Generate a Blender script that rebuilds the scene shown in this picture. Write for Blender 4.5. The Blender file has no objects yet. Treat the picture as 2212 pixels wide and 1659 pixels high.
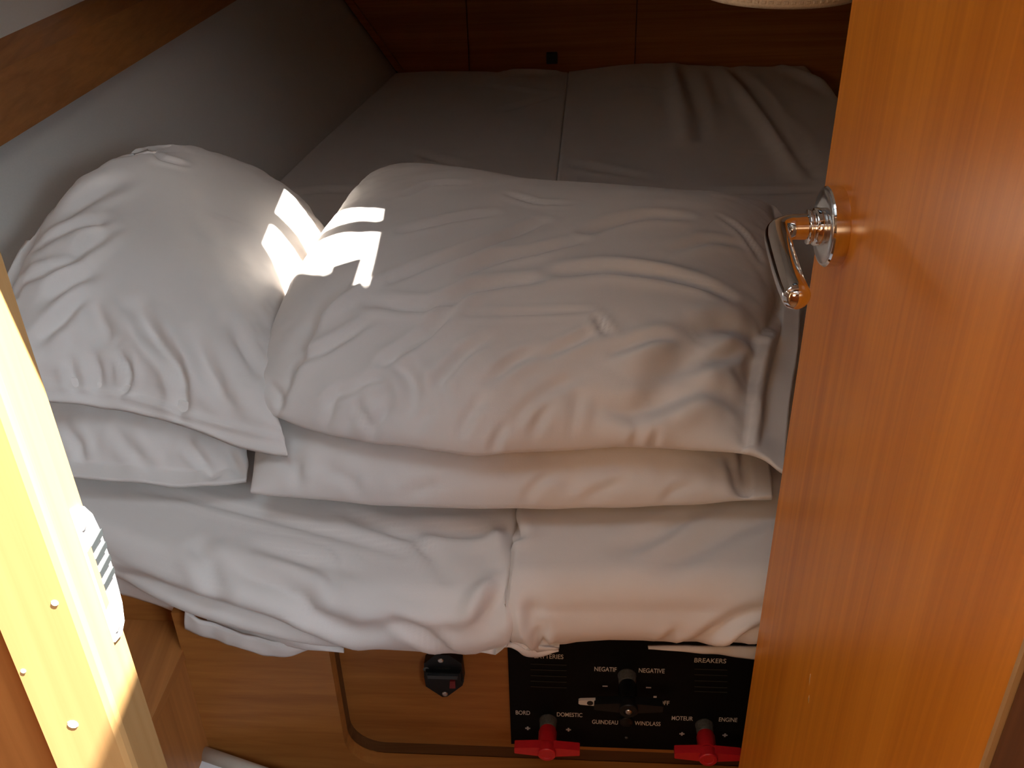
import bpy, bmesh, math, random
import numpy as np
from mathutils import Matrix, Vector

# ------------------------------------------------------------------ camera
S = bpy.context.scene
COL = S.collection
F_PX, CX, CY = 2150.0, 1106.0, 829.5
PITCH, ROLL = math.radians(32.0), math.radians(1.7)
CAM = np.array([0.0, 0.0, 1.6])
FWD = np.array([0.0, math.cos(PITCH), -math.sin(PITCH)])
_r0 = np.array([1.0, 0.0, 0.0]); _u0 = np.cross(_r0, FWD)
RGT = math.cos(ROLL) * _r0 - math.sin(ROLL) * _u0
UPV = math.sin(ROLL) * _r0 + math.cos(ROLL) * _u0
def ray(x, y): return FWD + RGT * ((x - CX) / F_PX) - UPV * ((y - CY) / F_PX)
def on_plane(x, y, p, n):
    v = ray(x, y); n = np.array(n, float)
    return CAM + v * (((np.array(p, float) - CAM) @ n) / (v @ n))
def at_z(x, y, z): return on_plane(x, y, (0, 0, z), (0, 0, 1))
def at_y(x, y, Y): return on_plane(x, y, (0, Y, 0), (0, 1, 0))
cam_d = bpy.data.cameras.new('camera'); cam = bpy.data.objects.new('camera', cam_d); COL.objects.link(cam)
cam_d.sensor_width = 36.0; cam_d.lens = F_PX / 2212.0 * 36.0; cam_d.clip_start = 0.02
m = Matrix.Identity(4)
for i in range(3):
    m[i][0], m[i][1], m[i][2], m[i][3] = RGT[i], UPV[i], -FWD[i], CAM[i]
cam.matrix_world = m
S.camera = cam

# ------------------------------------------------------------------ world, sun, daylight, fill lights, exposure
SUN_DIR = Vector((0.450, -0.150, 0.880))          # towards the sun
W = bpy.data.worlds.new('world'); S.world = W; W.use_nodes = True
bg = W.node_tree.nodes['Background']; bg.inputs[0].default_value = (0.75, 0.86, 1.0, 1); bg.inputs[1].default_value = 0.5
def light(name, kind, loc, energy, color, size=None, target=None, size_y=None):
    d = bpy.data.lights.new(name, kind); d.energy = energy; d.color = color
    if size is not None:
        d.size = size
        if size_y: d.shape = 'RECTANGLE'; d.size_y = size_y
    o = bpy.data.objects.new(name, d); COL.objects.link(o); o.location = loc
    if target is not None:
        o.rotation_euler = (Vector(target) - Vector(loc)).to_track_quat('-Z', 'Y').to_euler()
    return o
sun = light('sun', 'SUN', (2, -2, 5), 60.0, (1.0, 0.94, 0.84)); sun.data.angle = math.radians(0.6)
sun.rotation_euler = SUN_DIR.to_track_quat('Z', 'Y').to_euler()
light('overhead_fill', 'AREA', (-0.46, 0.62, 2.145), 2.5, (0.77, 0.89, 1.0), 0.48, (-0.46, 0.62, 0), 0.40)  # added overhead fill, set just below the opaque pane of the unseen hatch
light('companionway_daylight', 'AREA', (-0.06, 0.02, 1.93), 1.4, (0.92, 0.95, 1.0), 0.46, (-0.06, 0.02, 0), 0.50)
light('saloon_side_window', 'AREA', (0.84, -0.72, 1.84), 21.0, (0.75, 0.89, 1.0), 0.55, (-0.40, 1.20, 1.0), 0.35)
light('warm_saloon_fill', 'AREA', (-0.60, -1.30, 1.78), 8.5, (1.0, 0.66, 0.38), 0.6, (0.20, 1.00, 0.9), 0.4)  # added warm fill for light off the saloon woodwork, no actual lamp
S.view_settings.view_transform = 'Standard'; S.view_settings.look = 'None'
S.view_settings.gamma = 1.0; S.view_settings.use_curve_mapping = False
S.view_settings.exposure = 0.0
S.cycles.use_denoising = True
S.cycles.max_bounces = 10; S.cycles.diffuse_bounces = 6
S.cycles.sample_clamp_indirect = 6.0

# ------------------------------------------------------------------ materials
def new_mat(name):
    mt = bpy.data.materials.new(name); mt.use_nodes = True
    return mt, mt.node_tree.nodes, mt.node_tree.links, mt.node_tree.nodes['Principled BSDF']
def plain(name, col, rough=0.5, metal=0.0, noise=0.0, scale=200, bump=0.0, coat=0.0, spec=0.5):
    mt, N, L, b = new_mat(name)
    b.inputs['Roughness'].default_value = rough; b.inputs['Metallic'].default_value = metal
    b.inputs['Coat Weight'].default_value = coat; b.inputs['Specular IOR Level'].default_value = spec
    tc = N.new('ShaderNodeTexCoord'); nz = N.new('ShaderNodeTexNoise')
    nz.inputs['Scale'].default_value = scale; nz.inputs['Detail'].default_value = 3
    L.new(tc.outputs['Object'], nz.inputs['Vector'])
    rp = N.new('ShaderNodeValToRGB')
    rp.color_ramp.elements[0].position = 0.3; rp.color_ramp.elements[1].position = 0.7
    rp.color_ramp.elements[0].color = tuple(c * (1 - noise) for c in col) + (1,)
    rp.color_ramp.elements[1].color = tuple(min(1, c * (1 + noise)) for c in col) + (1,)
    L.new(nz.outputs['Fac'], rp.inputs['Fac']); L.new(rp.outputs['Color'], b.inputs['Base Color'])
    if bump:
        bp = N.new('ShaderNodeBump'); bp.inputs['Strength'].default_value = bump; bp.inputs['Distance'].default_value = 0.001
        L.new(nz.outputs['Fac'], bp.inputs['Height']); L.new(bp.outputs['Normal'], b.inputs['Normal'])
    return mt
def wood(name, dark, light_, grain='Z', rough=0.3, spec=0.5, rot=0.0, coat=0.0):
    mt, N, L, b = new_mat(name)
    tc = N.new('ShaderNodeTexCoord'); mp = N.new('ShaderNodeMapping'); L.new(tc.outputs['Object'], mp.inputs['Vector'])
    sc = {'X': (1.2, 60, 60), 'Y': (60, 1.2, 60), 'Z': (60, 60, 1.2)}[grain]
    mp.inputs['Scale'].default_value = sc; mp.inputs['Rotation'].default_value = (0, 0, rot)
    n1 = N.new('ShaderNodeTexNoise'); n1.inputs['Scale'].default_value = 1.6; n1.inputs['Detail'].default_value = 5
    n1.inputs['Roughness'].default_value = 0.62; n1.inputs['Distortion'].default_value = 0.4
    L.new(mp.outputs['Vector'], n1.inputs['Vector'])
    n2 = N.new('ShaderNodeTexNoise'); n2.inputs['Scale'].default_value = 0.22; n2.inputs['Detail'].default_value = 2
    L.new(mp.outputs['Vector'], n2.inputs['Vector'])
    mx = N.new('ShaderNodeMath'); mx.operation = 'MULTIPLY_ADD'; mx.inputs[1].default_value = 0.55
    m2 = N.new('ShaderNodeMath'); m2.operation = 'MULTIPLY'; m2.inputs[1].default_value = 0.45
    L.new(n2.outputs['Fac'], m2.inputs[0]); L.new(n1.outputs['Fac'], mx.inputs[0]); L.new(m2.outputs[0], mx.inputs[2])
    rp = N.new('ShaderNodeValToRGB')
    rp.color_ramp.elements[0].position = 0.33; rp.color_ramp.elements[1].position = 0.66
    rp.color_ramp.elements[0].color = dark + (1,); rp.color_ramp.elements[1].color = light_ + (1,)
    L.new(mx.outputs[0], rp.inputs['Fac']); L.new(rp.outputs['Color'], b.inputs['Base Color'])
    b.inputs['Roughness'].default_value = rough
    b.inputs['Specular IOR Level'].default_value = spec; b.inputs['Coat Weight'].default_value = coat
    bp = N.new('ShaderNodeBump'); bp.inputs['Strength'].default_value = 0.06; bp.inputs['Distance'].default_value = 0.0008
    L.new(n1.outputs['Fac'], bp.inputs['Height']); L.new(bp.outputs['Normal'], b.inputs['Normal'])
    return mt
def cloth(name, col):
    mt, N, L, b = new_mat(name)
    tc = N.new('ShaderNodeTexCoord')
    nz = N.new('ShaderNodeTexNoise'); nz.inputs['Scale'].default_value = 14; nz.inputs['Detail'].default_value = 4
    fine = N.new('ShaderNodeTexNoise'); fine.inputs['Scale'].default_value = 900; fine.inputs['Detail'].default_value = 1
    L.new(tc.outputs['Object'], nz.inputs['Vector']); L.new(tc.outputs['Object'], fine.inputs['Vector'])
    rp = N.new('ShaderNodeValToRGB')
    rp.color_ramp.elements[0].position = 0.3; rp.color_ramp.elements[1].position = 0.7
    rp.color_ramp.elements[0].color = tuple(c * 0.975 for c in col) + (1,); rp.color_ramp.elements[1].color = col + (1,)
    L.new(nz.outputs['Fac'], rp.inputs['Fac']); L.new(rp.outputs['Color'], b.inputs['Base Color'])
    ad = N.new('ShaderNodeMath'); ad.operation = 'MULTIPLY_ADD'; ad.inputs[1].default_value = 0.12
    L.new(fine.outputs['Fac'], ad.inputs[0]); L.new(nz.outputs['Fac'], ad.inputs[2])
    bp = N.new('ShaderNodeBump'); bp.inputs['Strength'].default_value = 0.25; bp.inputs['Distance'].default_value = 0.003
    L.new(ad.outputs[0], bp.inputs['Height']); L.new(bp.outputs['Normal'], b.inputs['Normal'])
    b.inputs['Roughness'].default_value = 0.85; b.inputs['Specular IOR Level'].default_value = 0.2
    b.inputs['Sheen Weight'].default_value = 0.08
    return mt
CH_D, CH_L = (0.28, 0.098, 0.024), (0.46, 0.185, 0.050)
M = dict(
    door=wood('varnished_cherry_door', (0.54, 0.155, 0.010), (0.78, 0.270, 0.022), 'Z', 0.30, 0.24),
    front=wood('cherry_berth_front', (0.27, 0.095, 0.020), (0.42, 0.165, 0.038), 'X', 0.42, 0.22),
    edge=wood('dark_recess_edge', (0.085, 0.032, 0.010), (0.15, 0.060, 0.018), 'X', 0.5, 0.25),  # recess wall, darker tone than the berth front
    post=wood('shade_darkened_post', (0.10, 0.036, 0.010), (0.17, 0.062, 0.017), 'Z', 0.5, 0.2),  # shade on the right post put into a darker wood colour
    boxtop=wood('cherry_locker_top', CH_D, CH_L, 'Y', 0.35),
    wall=wood('cherry_bulkhead', CH_D, CH_L, 'Z', 0.4),
    backw=wood('cherry_back_panel', CH_D, CH_L, 'X', 0.5, 0.25),
    rail=wood('cherry_rail', CH_D, CH_L, 'Y', 0.3),
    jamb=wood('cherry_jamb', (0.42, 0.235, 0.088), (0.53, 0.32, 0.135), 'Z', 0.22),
    sole=wood('teak_sole', (0.20, 0.09, 0.03), (0.36, 0.17, 0.06), 'Y', 0.4),
    hull=plain('cream_hull_lining', (0.66, 0.62, 0.57), 0.75, noise=0.02, scale=300, bump=0.1),
    ceil=plain('white_headliner', (0.70, 0.68, 0.65), 0.8, noise=0.02),
    grp=plain('white_gelcoat', (0.78, 0.79, 0.82), 0.35, noise=0.02, scale=40),
    lip=plain('cream_gelcoat_lip', (0.62, 0.60, 0.52), 0.4, noise=0.04, scale=60),
    sheet=cloth('white_cotton_sheet', (0.80, 0.755, 0.720)),
    case=cloth('white_cotton_pillowcase', (0.80, 0.755, 0.720)),
    chrome=plain('polished_chrome', (0.82, 0.80, 0.77), 0.06, 1.0),
    satin=plain('satin_chrome', (0.60, 0.59, 0.57), 0.28, 1.0),
    steel=plain('strike_steel', (0.82, 0.82, 0.81), 0.35, 0.35),
    black=plain('black_plastic', (0.006, 0.006, 0.006), 0.45, noise=0.2, spec=0.3),
    blackm=plain('matt_black_panel', (0.0035, 0.0032, 0.003), 0.6, noise=0.2, spec=0.12),
    grey=plain('dark_grey_collar', (0.07, 0.068, 0.06), 0.55, noise=0.3, scale=400, bump=0.3),
    slate=plain('dark_slate_lever', (0.03, 0.035, 0.037), 0.4),
    red=plain('red_plastic', (0.52, 0.012, 0.016), 0.38, noise=0.05),
    dred=plain('dull_red_button', (0.16, 0.012, 0.015), 0.45),
    ink=plain('pale_grey_print', (0.60, 0.56, 0.50), 0.7),
    dimink=plain('dim_olive_print', (0.022, 0.021, 0.012), 0.7),
    rubber=plain('brown_gap_rubber', (0.03, 0.015, 0.01), 0.7),
    paint=plain('white_chip', (0.9, 0.88, 0.84), 0.5),
    pane=plain('opaque_grey_pane', (0.35, 0.38, 0.40), 0.3),
    lamp=plain('woven_cream_shade', (0.62, 0.47, 0.31), 0.8, noise=0.08, scale=500, bump=0.4),
)

# ------------------------------------------------------------------ object helpers
def tag(o, label=None, cat=None, group=None, kind=None):
    if label: o['label'] = label
    if cat: o['category'] = cat
    if group: o['group'] = group
    if kind: o['kind'] = kind
    return o
def empty(name, loc=(0, 0, 0)):
    o = bpy.data.objects.new(name, None); COL.objects.link(o); o.location = loc; o.empty_display_size = 0.05
    return o
def link_mesh(name, me, mat, parent=None, smooth=False):
    o = bpy.data.objects.new(name, me); COL.objects.link(o)
    if mat: me.materials.append(mat)
    if smooth:
        me.polygons.foreach_set('use_smooth', [True] * len(me.polygons))
    if parent:
        o.parent = parent; o.matrix_parent_inverse = Matrix.Translation(parent.location).inverted()
    return o
def from_bm(name, bm, mat, parent=None, smooth=False, bevel=0.0, seg=2):
    if bevel:
        bmesh.ops.bevel(bm, geom=[e for e in bm.edges if e.calc_face_angle(0) > 0.5], offset=bevel, segments=seg, affect='EDGES', profile=0.5)
    bmesh.ops.recalc_face_normals(bm, faces=bm.faces)
    me = bpy.data.meshes.new(name); bm.to_mesh(me); bm.free()
    return link_mesh(name, me, mat, parent, smooth)
def box_bm(lo, hi, bm=None):
    bm = bm or bmesh.new()
    mt = Matrix.Translation([(a + b) / 2 for a, b in zip(lo, hi)]) @ Matrix.Diagonal([abs(b - a) for a, b in zip(lo, hi)] + [1])
    bmesh.ops.create_cube(bm, size=1, matrix=mt)
    return bm
def box(name, lo, hi, mat, parent=None, bevel=0.0): return from_bm(name, box_bm(lo, hi), mat, parent, bevel=bevel)
def prism(name, pts, vec, mat, parent=None, bevel=0.0, seg=2, smooth=False):
    """closed polygon of 3-D points pushed along vec"""
    bm = bmesh.new(); vec = Vector(vec)
    a = [bm.verts.new(tuple(p)) for p in pts]; b = [bm.verts.new(Vector(tuple(p)) + vec) for p in pts]
    bm.faces.new(a); bm.faces.new(b[::-1]); n = len(a)
    for i in range(n): bm.faces.new((a[i], b[i], b[(i + 1) % n], a[(i + 1) % n]))
    return from_bm(name, bm, mat, parent, smooth, bevel, seg)
def lathe(name, prof, origin, axis, mat, parent=None, n=40, smooth=True):
    """prof: list of (radius, distance along axis)"""
    q = Vector((0, 0, 1)).rotation_difference(Vector(axis)).to_matrix()
    bm = bmesh.new(); rings = []
    for r, h in prof:
        rings.append([bm.verts.new(Vector(tuple(origin)) + q @ Vector((r * math.cos(2 * math.pi * k / n), r * math.sin(2 * math.pi * k / n), h))) for k in range(n)])
    for a, b in zip(rings, rings[1:]):
        for k in range(n): bm.faces.new((a[k], a[(k + 1) % n], b[(k + 1) % n], b[k]))
    bm.faces.new(rings[0][::-1]); bm.faces.new(rings[-1])
    o = from_bm(name, bm, mat, parent, smooth)
    return o
def tube(name, pts, rads, mat, parent=None, n=20, flat=1.0):
    pts = [Vector(tuple(p)) for p in pts]
    if not hasattr(rads, '__len__'): rads = [rads] * len(pts)
    bm = bmesh.new(); rings = []; side = None
    for i, p in enumerate(pts):
        t = (pts[min(i + 1, len(pts) - 1)] - pts[max(i - 1, 0)]).normalized()
        if side is None: side = t.orthogonal().normalized()
        side = (side - t * side.dot(t)).normalized(); up = t.cross(side)
        rings.append([bm.verts.new(p + rads[i] * (side * math.cos(2 * math.pi * k / n) + up * math.sin(2 * math.pi * k / n) * flat)) for k in range(n)])
    for a, b in zip(rings, rings[1:]):
        for k in range(n): bm.faces.new((a[k], a[(k + 1) % n], b[(k + 1) % n], b[k]))
    bm.faces.new(rings[0][::-1]); bm.faces.new(rings[-1])
    return from_bm(name, bm, mat, parent, True)
def auto_smooth(o, ang=0.6):
    me = o.data
    me.polygons.foreach_set('use_smooth', [True] * len(me.polygons))
    bm = bmesh.new(); bm.from_mesh(me)
    for e in bm.edges: e.smooth = e.calc_face_angle(0) < ang
    bm.to_mesh(me); bm.free()
def catmull(pts, per=8):
    pts = [np.array(p, float) for p in pts]; P = [2 * pts[0] - pts[1]] + pts + [2 * pts[-1] - pts[-2]]; out = []
    for i in range(1, len(P) - 2):
        for k in range(per):
            t = k / per
            out.append(0.5 * ((2 * P[i]) + (P[i + 1] - P[i - 1]) * t + (2 * P[i - 1] - 5 * P[i] + 4 * P[i + 1] - P[i + 2]) * t * t + (3 * P[i] - P[i - 1] - 3 * P[i + 1] + P[i + 2]) * t ** 3))
    out.append(pts[-1]); return out

# ------------------------------------------------------------------ soft goods: numpy surfaces
def curve_fn(pts):
    """arc-length curve through 3-D points (Catmull-Rom), evaluated at t in 0..1"""
    pts = [np.array(p, float) for p in pts]
    P = [2 * pts[0] - pts[1]] + pts + [2 * pts[-1] - pts[-2]]; out = []
    for i in range(1, len(P) - 2):
        for k in range(24):
            t = k / 24
            out.append(0.5 * ((2 * P[i]) + (P[i + 1] - P[i - 1]) * t + (2 * P[i - 1] - 5 * P[i] + 4 * P[i + 1] - P[i + 2]) * t * t + (3 * P[i] - P[i - 1] - 3 * P[i + 1] + P[i + 2]) * t ** 3))
    out.append(pts[-1]); out = np.array(out)
    s = np.concatenate([[0], np.cumsum(np.linalg.norm(np.diff(out, axis=0), axis=1))]); s /= s[-1]
    return lambda t: np.stack([np.interp(t, s, out[:, k]) for k in range(3)], -1)
def coons(Fr, Rt, Bk, Lf, u, v):
    """Fr, Bk run left to right; Lf, Rt run front to back"""
    U, V = np.meshgrid(u, v, indexing='ij'); U = U[..., None]; V = V[..., None]
    f, b, l, r = Fr(u)[:, None], Bk(u)[:, None], Lf(v)[None], Rt(v)[None]
    c00, c10, c01, c11 = Fr(0.0), Fr(1.0), Bk(0.0), Bk(1.0)
    return (1 - V) * f + V * b + (1 - U) * l + U * r - ((1 - U) * (1 - V) * c00 + U * (1 - V) * c10 + (1 - U) * V * c01 + U * V * c11)
def vnoise(x, y, seed=0):
    """smooth 2-D value noise in -1..1"""
    xi, yi = np.floor(x).astype(np.int64), np.floor(y).astype(np.int64); xf, yf = x - xi, y - yi
    def h(a, b):
        n = (a * 374761393 + b * 668265263 + seed * 974711) & 0x7fffffff
        n = ((n ^ (n >> 13)) * 1274126177) & 0x7fffffff
        return (n ^ (n >> 16)) % 10007 / 5003.5 - 1
    sx, sy = xf * xf * (3 - 2 * xf), yf * yf * (3 - 2 * yf)
    return (h(xi, yi) * (1 - sx) + h(xi + 1, yi) * sx) * (1 - sy) + (h(xi, yi + 1) * (1 - sx) + h(xi + 1, yi + 1) * sx) * sy
def normals(V, Fq):
    n = np.zeros_like(V); q = np.array(Fq)
    fn = np.cross(V[q[:, 2]] - V[q[:, 0]], V[q[:, 3]] - V[q[:, 1]])
    for k in range(4): np.add.at(n, q[:, k], fn)
    return n / np.maximum(np.linalg.norm(n, axis=1, keepdims=True), 1e-12)
def fold_offset(V, folds):
    """height along the normal from creases: ('v'alley|'r'idge|'s'tep, width, height, [3-D points])"""
    off = np.zeros(len(V))
    for kind, w, a, pts in folds:
        pts = np.array(pts, float); seg = np.linalg.norm(np.diff(pts, axis=0), axis=1); tot = seg.sum(); acc = 0
        best = np.full(len(V), 1e9); bt = np.zeros(len(V)); sg = np.ones(len(V))
        for i in range(len(pts) - 1):
            d = pts[i + 1] - pts[i]; t = np.clip(((V - pts[i]) @ d) / (d @ d), 0, 1)
            c = pts[i] + t[:, None] * d; dist = np.linalg.norm(V - c, axis=1); mk = dist < best
            best = np.where(mk, dist, best); bt = np.where(mk, (acc + t * seg[i]) / tot, bt)
            sg = np.where(mk, np.sign(d[0] * (V[:, 1] - c[:, 1]) - d[1] * (V[:, 0] - c[:, 0])), sg); acc += seg[i]
        tp = np.clip(np.sin(np.pi * np.clip(bt, 0.02, 0.98)), 0, 1) ** 0.45
        g = lambda c, s: np.exp(-((best - c) / s) ** 2)
        if kind == 'v': off += -a * tp * (g(0, w) - 0.55 * g(1.9 * w, 1.1 * w))
        elif kind == 'r': off += a * tp * (g(0, w) - 0.25 * g(2.0 * w, 1.2 * w))
        elif kind == 'b': off += a * tp * g(0, w)
        else: off += a * (0.3 + 0.7 * tp) * np.tanh(sg * best / w) * g(0, 7 * w)
    return off
def pillow_surface(p):
    u = np.linspace(0, 1, p.get('n', 150)); u = 0.55 * u + 0.45 * (0.5 - 0.5 * np.cos(np.pi * u)); v = u
    Fr, Rt, Bk, Lf = (curve_fn(p[k]) for k in ('front', 'right', 'back', 'left'))
    base = coons(Fr, Rt, Bk, Lf, u, v); n = len(u)
    U, Vv = np.meshgrid(u, v, indexing='ij')
    mL, mR, mF, mB = p.get('margin', (0, 0, 0, 0))
    a = np.clip(np.where(U < 0.5, (U - mL) / (0.5 - mL), (1 - U - mR) / (0.5 - mR)), 0, 1)   # 0 at the seam, 1 in the middle
    b = np.clip(np.where(Vv < 0.5, (Vv - mF) / (0.5 - mF), (1 - Vv - mB) / (0.5 - mB)), 0, 1)
    k = p.get('pow', 2.6); e = p.get('exp', 0.62)
    f = ((1 - (1 - a) ** k) * (1 - (1 - b) ** k)) ** e
    up = np.cross(Rt(0.5) - Lf(0.5), Bk(0.5) - Fr(0.5)); up /= np.linalg.norm(up)
    if mF and p.get('droop'): base[..., 2] -= p['droop'] * np.clip(1 - Vv / mF, 0, 1) ** 0.8
    X, Y = base[..., 0], base[..., 1]; sd = p.get('seed', 1)
    c, s = math.cos(p.get('grain', 0.5)), math.sin(p.get('grain', 0.5)); q1, q2 = X * c + Y * s, -X * s + Y * c
    wr = 0.55 * vnoise(q1 * 9, q2 * 22, sd) + 0.30 * vnoise(q1 * 20, q2 * 46, sd + 3) + 0.5 * vnoise(q1 * 5, q2 * 7, sd + 5)
    edge = np.minimum(np.minimum(U - mL, 1 - U - mR) , np.minimum(Vv - mF, 1 - Vv - mB)); edge = np.clip(edge, 0, 1)
    pk = np.exp(-edge / 0.07) * (edge > 0)
    puck = pk * (vnoise(X * 46, Y * 46, sd + 9) + 0.5 * vnoise(X * 90, Y * 90, sd + 12))
    top = base + up * (p['top'] * f + p.get('wr', 0.003) * wr * np.clip(f * 1.6, 0, 1) + p.get('puck', 0.004) * puck * np.clip(f * 4, 0, 1) + 0.0022)[..., None]
    bot = base - up * (p['bot'] * f + 0.0022)[..., None]
    # the cloth margins and seams wave a little
    wave = p.get('wave', 0.004) * np.exp(-edge / 0.03) * vnoise(X * 24, Y * 24, sd + 20)
    top = top + up * wave[..., None]; bot = bot + up * wave[..., None]
    V = np.concatenate([top.reshape(-1, 3), bot.reshape(-1, 3)]); Fq = []
    idx = np.arange(n * n).reshape(n, n)
    A, B, Cc, D = idx[:-1, :-1].ravel(), idx[1:, :-1].ravel(), idx[1:, 1:].ravel(), idx[:-1, 1:].ravel()
    Fq = np.concatenate([np.stack([A, B, Cc, D], 1), np.stack([D, Cc, B, A], 1) + n * n])
    loop = np.concatenate([idx[:-1, 0], idx[-1, :-1], idx[:0:-1, -1], idx[0, :0:-1]]); lo2 = np.roll(loop, -1)
    rim = np.stack([lo2, loop, loop + n * n, lo2 + n * n], 1)
    return V, np.concatenate([Fq, rim]), n * n
def mattress_surface(p):
    r = p['round']
    def spread(n, ln):
        k = 10; th = np.linspace(0, np.pi / 2, k); e = r * (1 - np.cos(th)) / ln
        return np.concatenate([e[:-1], np.linspace(e[-1], 1 - e[-1], n), (1 - e[::-1])[1:]])
    Fr, Rt, Bk, Lf = (curve_fn(p[k]) for k in ('front', 'right', 'back', 'left'))
    lu = np.linalg.norm(Fr(1.0) - Fr(0.0)); lv = np.linalg.norm(Bk(0.5) - Fr(0.5))
    u = spread(p.get('nu', 130), lu); t = np.linspace(0, 1, p.get('nv', 190)) ** 1.35
    k = 10; e = r * (1 - np.cos(np.linspace(0, np.pi / 2, k))) / lv
    v = np.concatenate([e[:-1], e[-1] + t * (1 - 2 * e[-1]), (1 - e[::-1])[1:]])
    top = coons(Fr, Rt, Bk, Lf, u, v); U, Vv = np.meshgrid(u, v, indexing='ij')
    wid = lu * (1 - Vv) + Vv * np.linalg.norm(Bk(1.0) - Bk(0.0))
    d = [U * wid, (1 - U) * wid, Vv * lv, (1 - Vv) * lv]
    drop = np.zeros_like(U)
    for di, rr in zip(d, p.get('rounds', (r, r, r, r))):
        x = np.clip(rr - di, 0, rr); drop = np.maximum(drop, rr - np.sqrt(np.maximum(rr * rr - x * x, 0)))
    X, Y = top[..., 0], top[..., 1]; sd = p.get('seed', 1)
    wr = vnoise(X * 3.5 + Y, Y * 5, sd) * 0.6 + 0.35 * vnoise(X * 10 + Y * 5, Y * 16 - X * 4, sd + 2)
    top[..., 2] += -drop + p.get('wr', 0.003) * wr * (1 - drop / r)
    nu, nv = len(u), len(v); idx = np.arange(nu * nv).reshape(nu, nv)
    A, B, Cc, D = idx[:-1, :-1].ravel(), idx[1:, :-1].ravel(), idx[1:, 1:].ravel(), idx[:-1, 1:].ravel()
    Fq = [np.stack([A, B, Cc, D], 1)]; V = [top.reshape(-1, 3)]
    loop = np.concatenate([idx[:-1, 0], idx[-1, :-1], idx[:0:-1, -1], idx[0, :0:-1]])
    P = V[0][loop]; ctr = np.array([P[:, 0].mean(), P[:, 1].mean(), 0]); nl = len(loop)
    tang = np.roll(P, -1, 0) - np.roll(P, 1, 0); outw = np.stack([tang[:, 1], -tang[:, 0], 0 * tang[:, 0]], 1)
    outw /= np.maximum(np.linalg.norm(outw, axis=1, keepdims=True), 1e-9)
    bx, bz = np.array(p['hem']).T; isf = np.zeros(nl, bool); isf[:nu - 1] = True
    zb = np.where(isf, np.interp(P[:, 0], bx, bz), p['bottom'])
    zb = np.where(isf, zb, p['bottom']); rows = p.get('rows', 22); prev = loop; off = len(V[0])
    for k in range(1, rows + 1):
        s = k / rows; Q = P.copy(); Q[:, 2] = P[:, 2] * (1 - s) + zb * s
        Q += outw * (p.get('belly', 0.006) * math.sin(math.pi * s) - p.get('tuck', 0.008) * s ** 3)
        V.append(Q); cur = off + np.arange(nl); off += nl
        Fq.append(np.stack([np.roll(prev, -1), prev, cur, np.roll(cur, -1)], 1)); prev = cur
    for inset, dz in ((0.012, 0.004), (0.035, 0.008)):
        Q = V[-1].copy(); Q -= outw * inset * 0.8; Q[:, 2] += dz * 0.5
        V.append(Q); cur = off + np.arange(nl); off += nl
        Fq.append(np.stack([np.roll(prev, -1), prev, cur, np.roll(cur, -1)], 1)); prev = cur
    return np.concatenate(V), np.concatenate(Fq), prev
def soft_mesh(name, V, Fq, mat, parent=None, cap=None):
    me = bpy.data.meshes.new(name); faces = [tuple(int(i) for i in q) for q in Fq]
    if cap is not None: faces.append(tuple(int(i) for i in cap))
    me.from_pydata([tuple(v) for v in V], [], faces); me.update()
    return link_mesh(name, me, mat, parent, True)
# ------------------------------------------------------------------ bedding: seam lines measured off the photograph
ZB = 0.84                                          # top of the berth mattresses
SEAM_F, SEAM_B = (-0.012, 0.798), (0.190, 2.925)   # where the two mattresses meet, front and back
def hull_x(y, z): return -0.322 - 0.2171 * (2.985 - y) - 0.642 * (z - 0.84)
MATTRESS = {
    'left': dict(
        front=[(-0.74, 1.075, ZB - .010), (-0.60, 0.985, ZB - .010), (-0.473, 0.905, ZB - .010), (-0.36, 0.845, ZB - .010), (-0.24, 0.806, ZB - .010), (-0.12, 0.790, ZB - .010), (-0.014, 0.790, ZB - .010)],
        right=[(-0.014, 0.790, ZB - .010), (0.090, 1.85, ZB - .003), (0.190, 2.930, ZB)],
        back=[(-0.325, 2.965, ZB), (-0.15, 2.958, ZB + .004), (0.190, 2.930, ZB)],
        left=[(-0.74, 1.075, ZB - .010), (hull_x(2.0, ZB) + .004, 2.0, ZB - .004), (-0.325, 2.965, ZB)],
        round=0.030, rounds=(.03, .005, .030, .03), bottom=0.745, hem=[(-0.75, 0.752), (-0.50, 0.757), (-0.40, 0.754), (-0.30, 0.752), (-0.22, 0.746), (-0.12, 0.742), (-0.075, 0.738), (-0.05, 0.735), (-0.014, 0.748)],
        belly=0.006, tuck=0.014, wr=0.0035, seed=4),
    'right': dict(
        front=[(-0.009, 0.798, ZB + .004), (0.12, 0.792, ZB + .004), (0.27, 0.786, ZB + .004), (0.50, 0.780, ZB + .004), (0.86, 0.772, ZB + .004)],
        right=[(0.86, 0.772, ZB + .004), (0.875, 1.8, ZB), (0.885, 2.92, ZB)],
        back=[(0.192, 2.928, ZB), (0.42, 2.93, ZB + .016), (0.65, 2.92, ZB + .004), (0.885, 2.92, ZB)],
        left=[(-0.009, 0.798, ZB + .004), (0.092, 1.85, ZB), (0.192, 2.928, ZB)],
        round=0.036, rounds=(.005, .03, .036, .03), bottom=0.745, hem=[(-0.01, 0.742), (0.02, 0.736), (0.05, 0.742), (0.10, 0.748), (0.28, 0.744), (0.9, 0.745)],
        belly=0.010, tuck=0.016, wr=0.003, seed=11),
}
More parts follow.
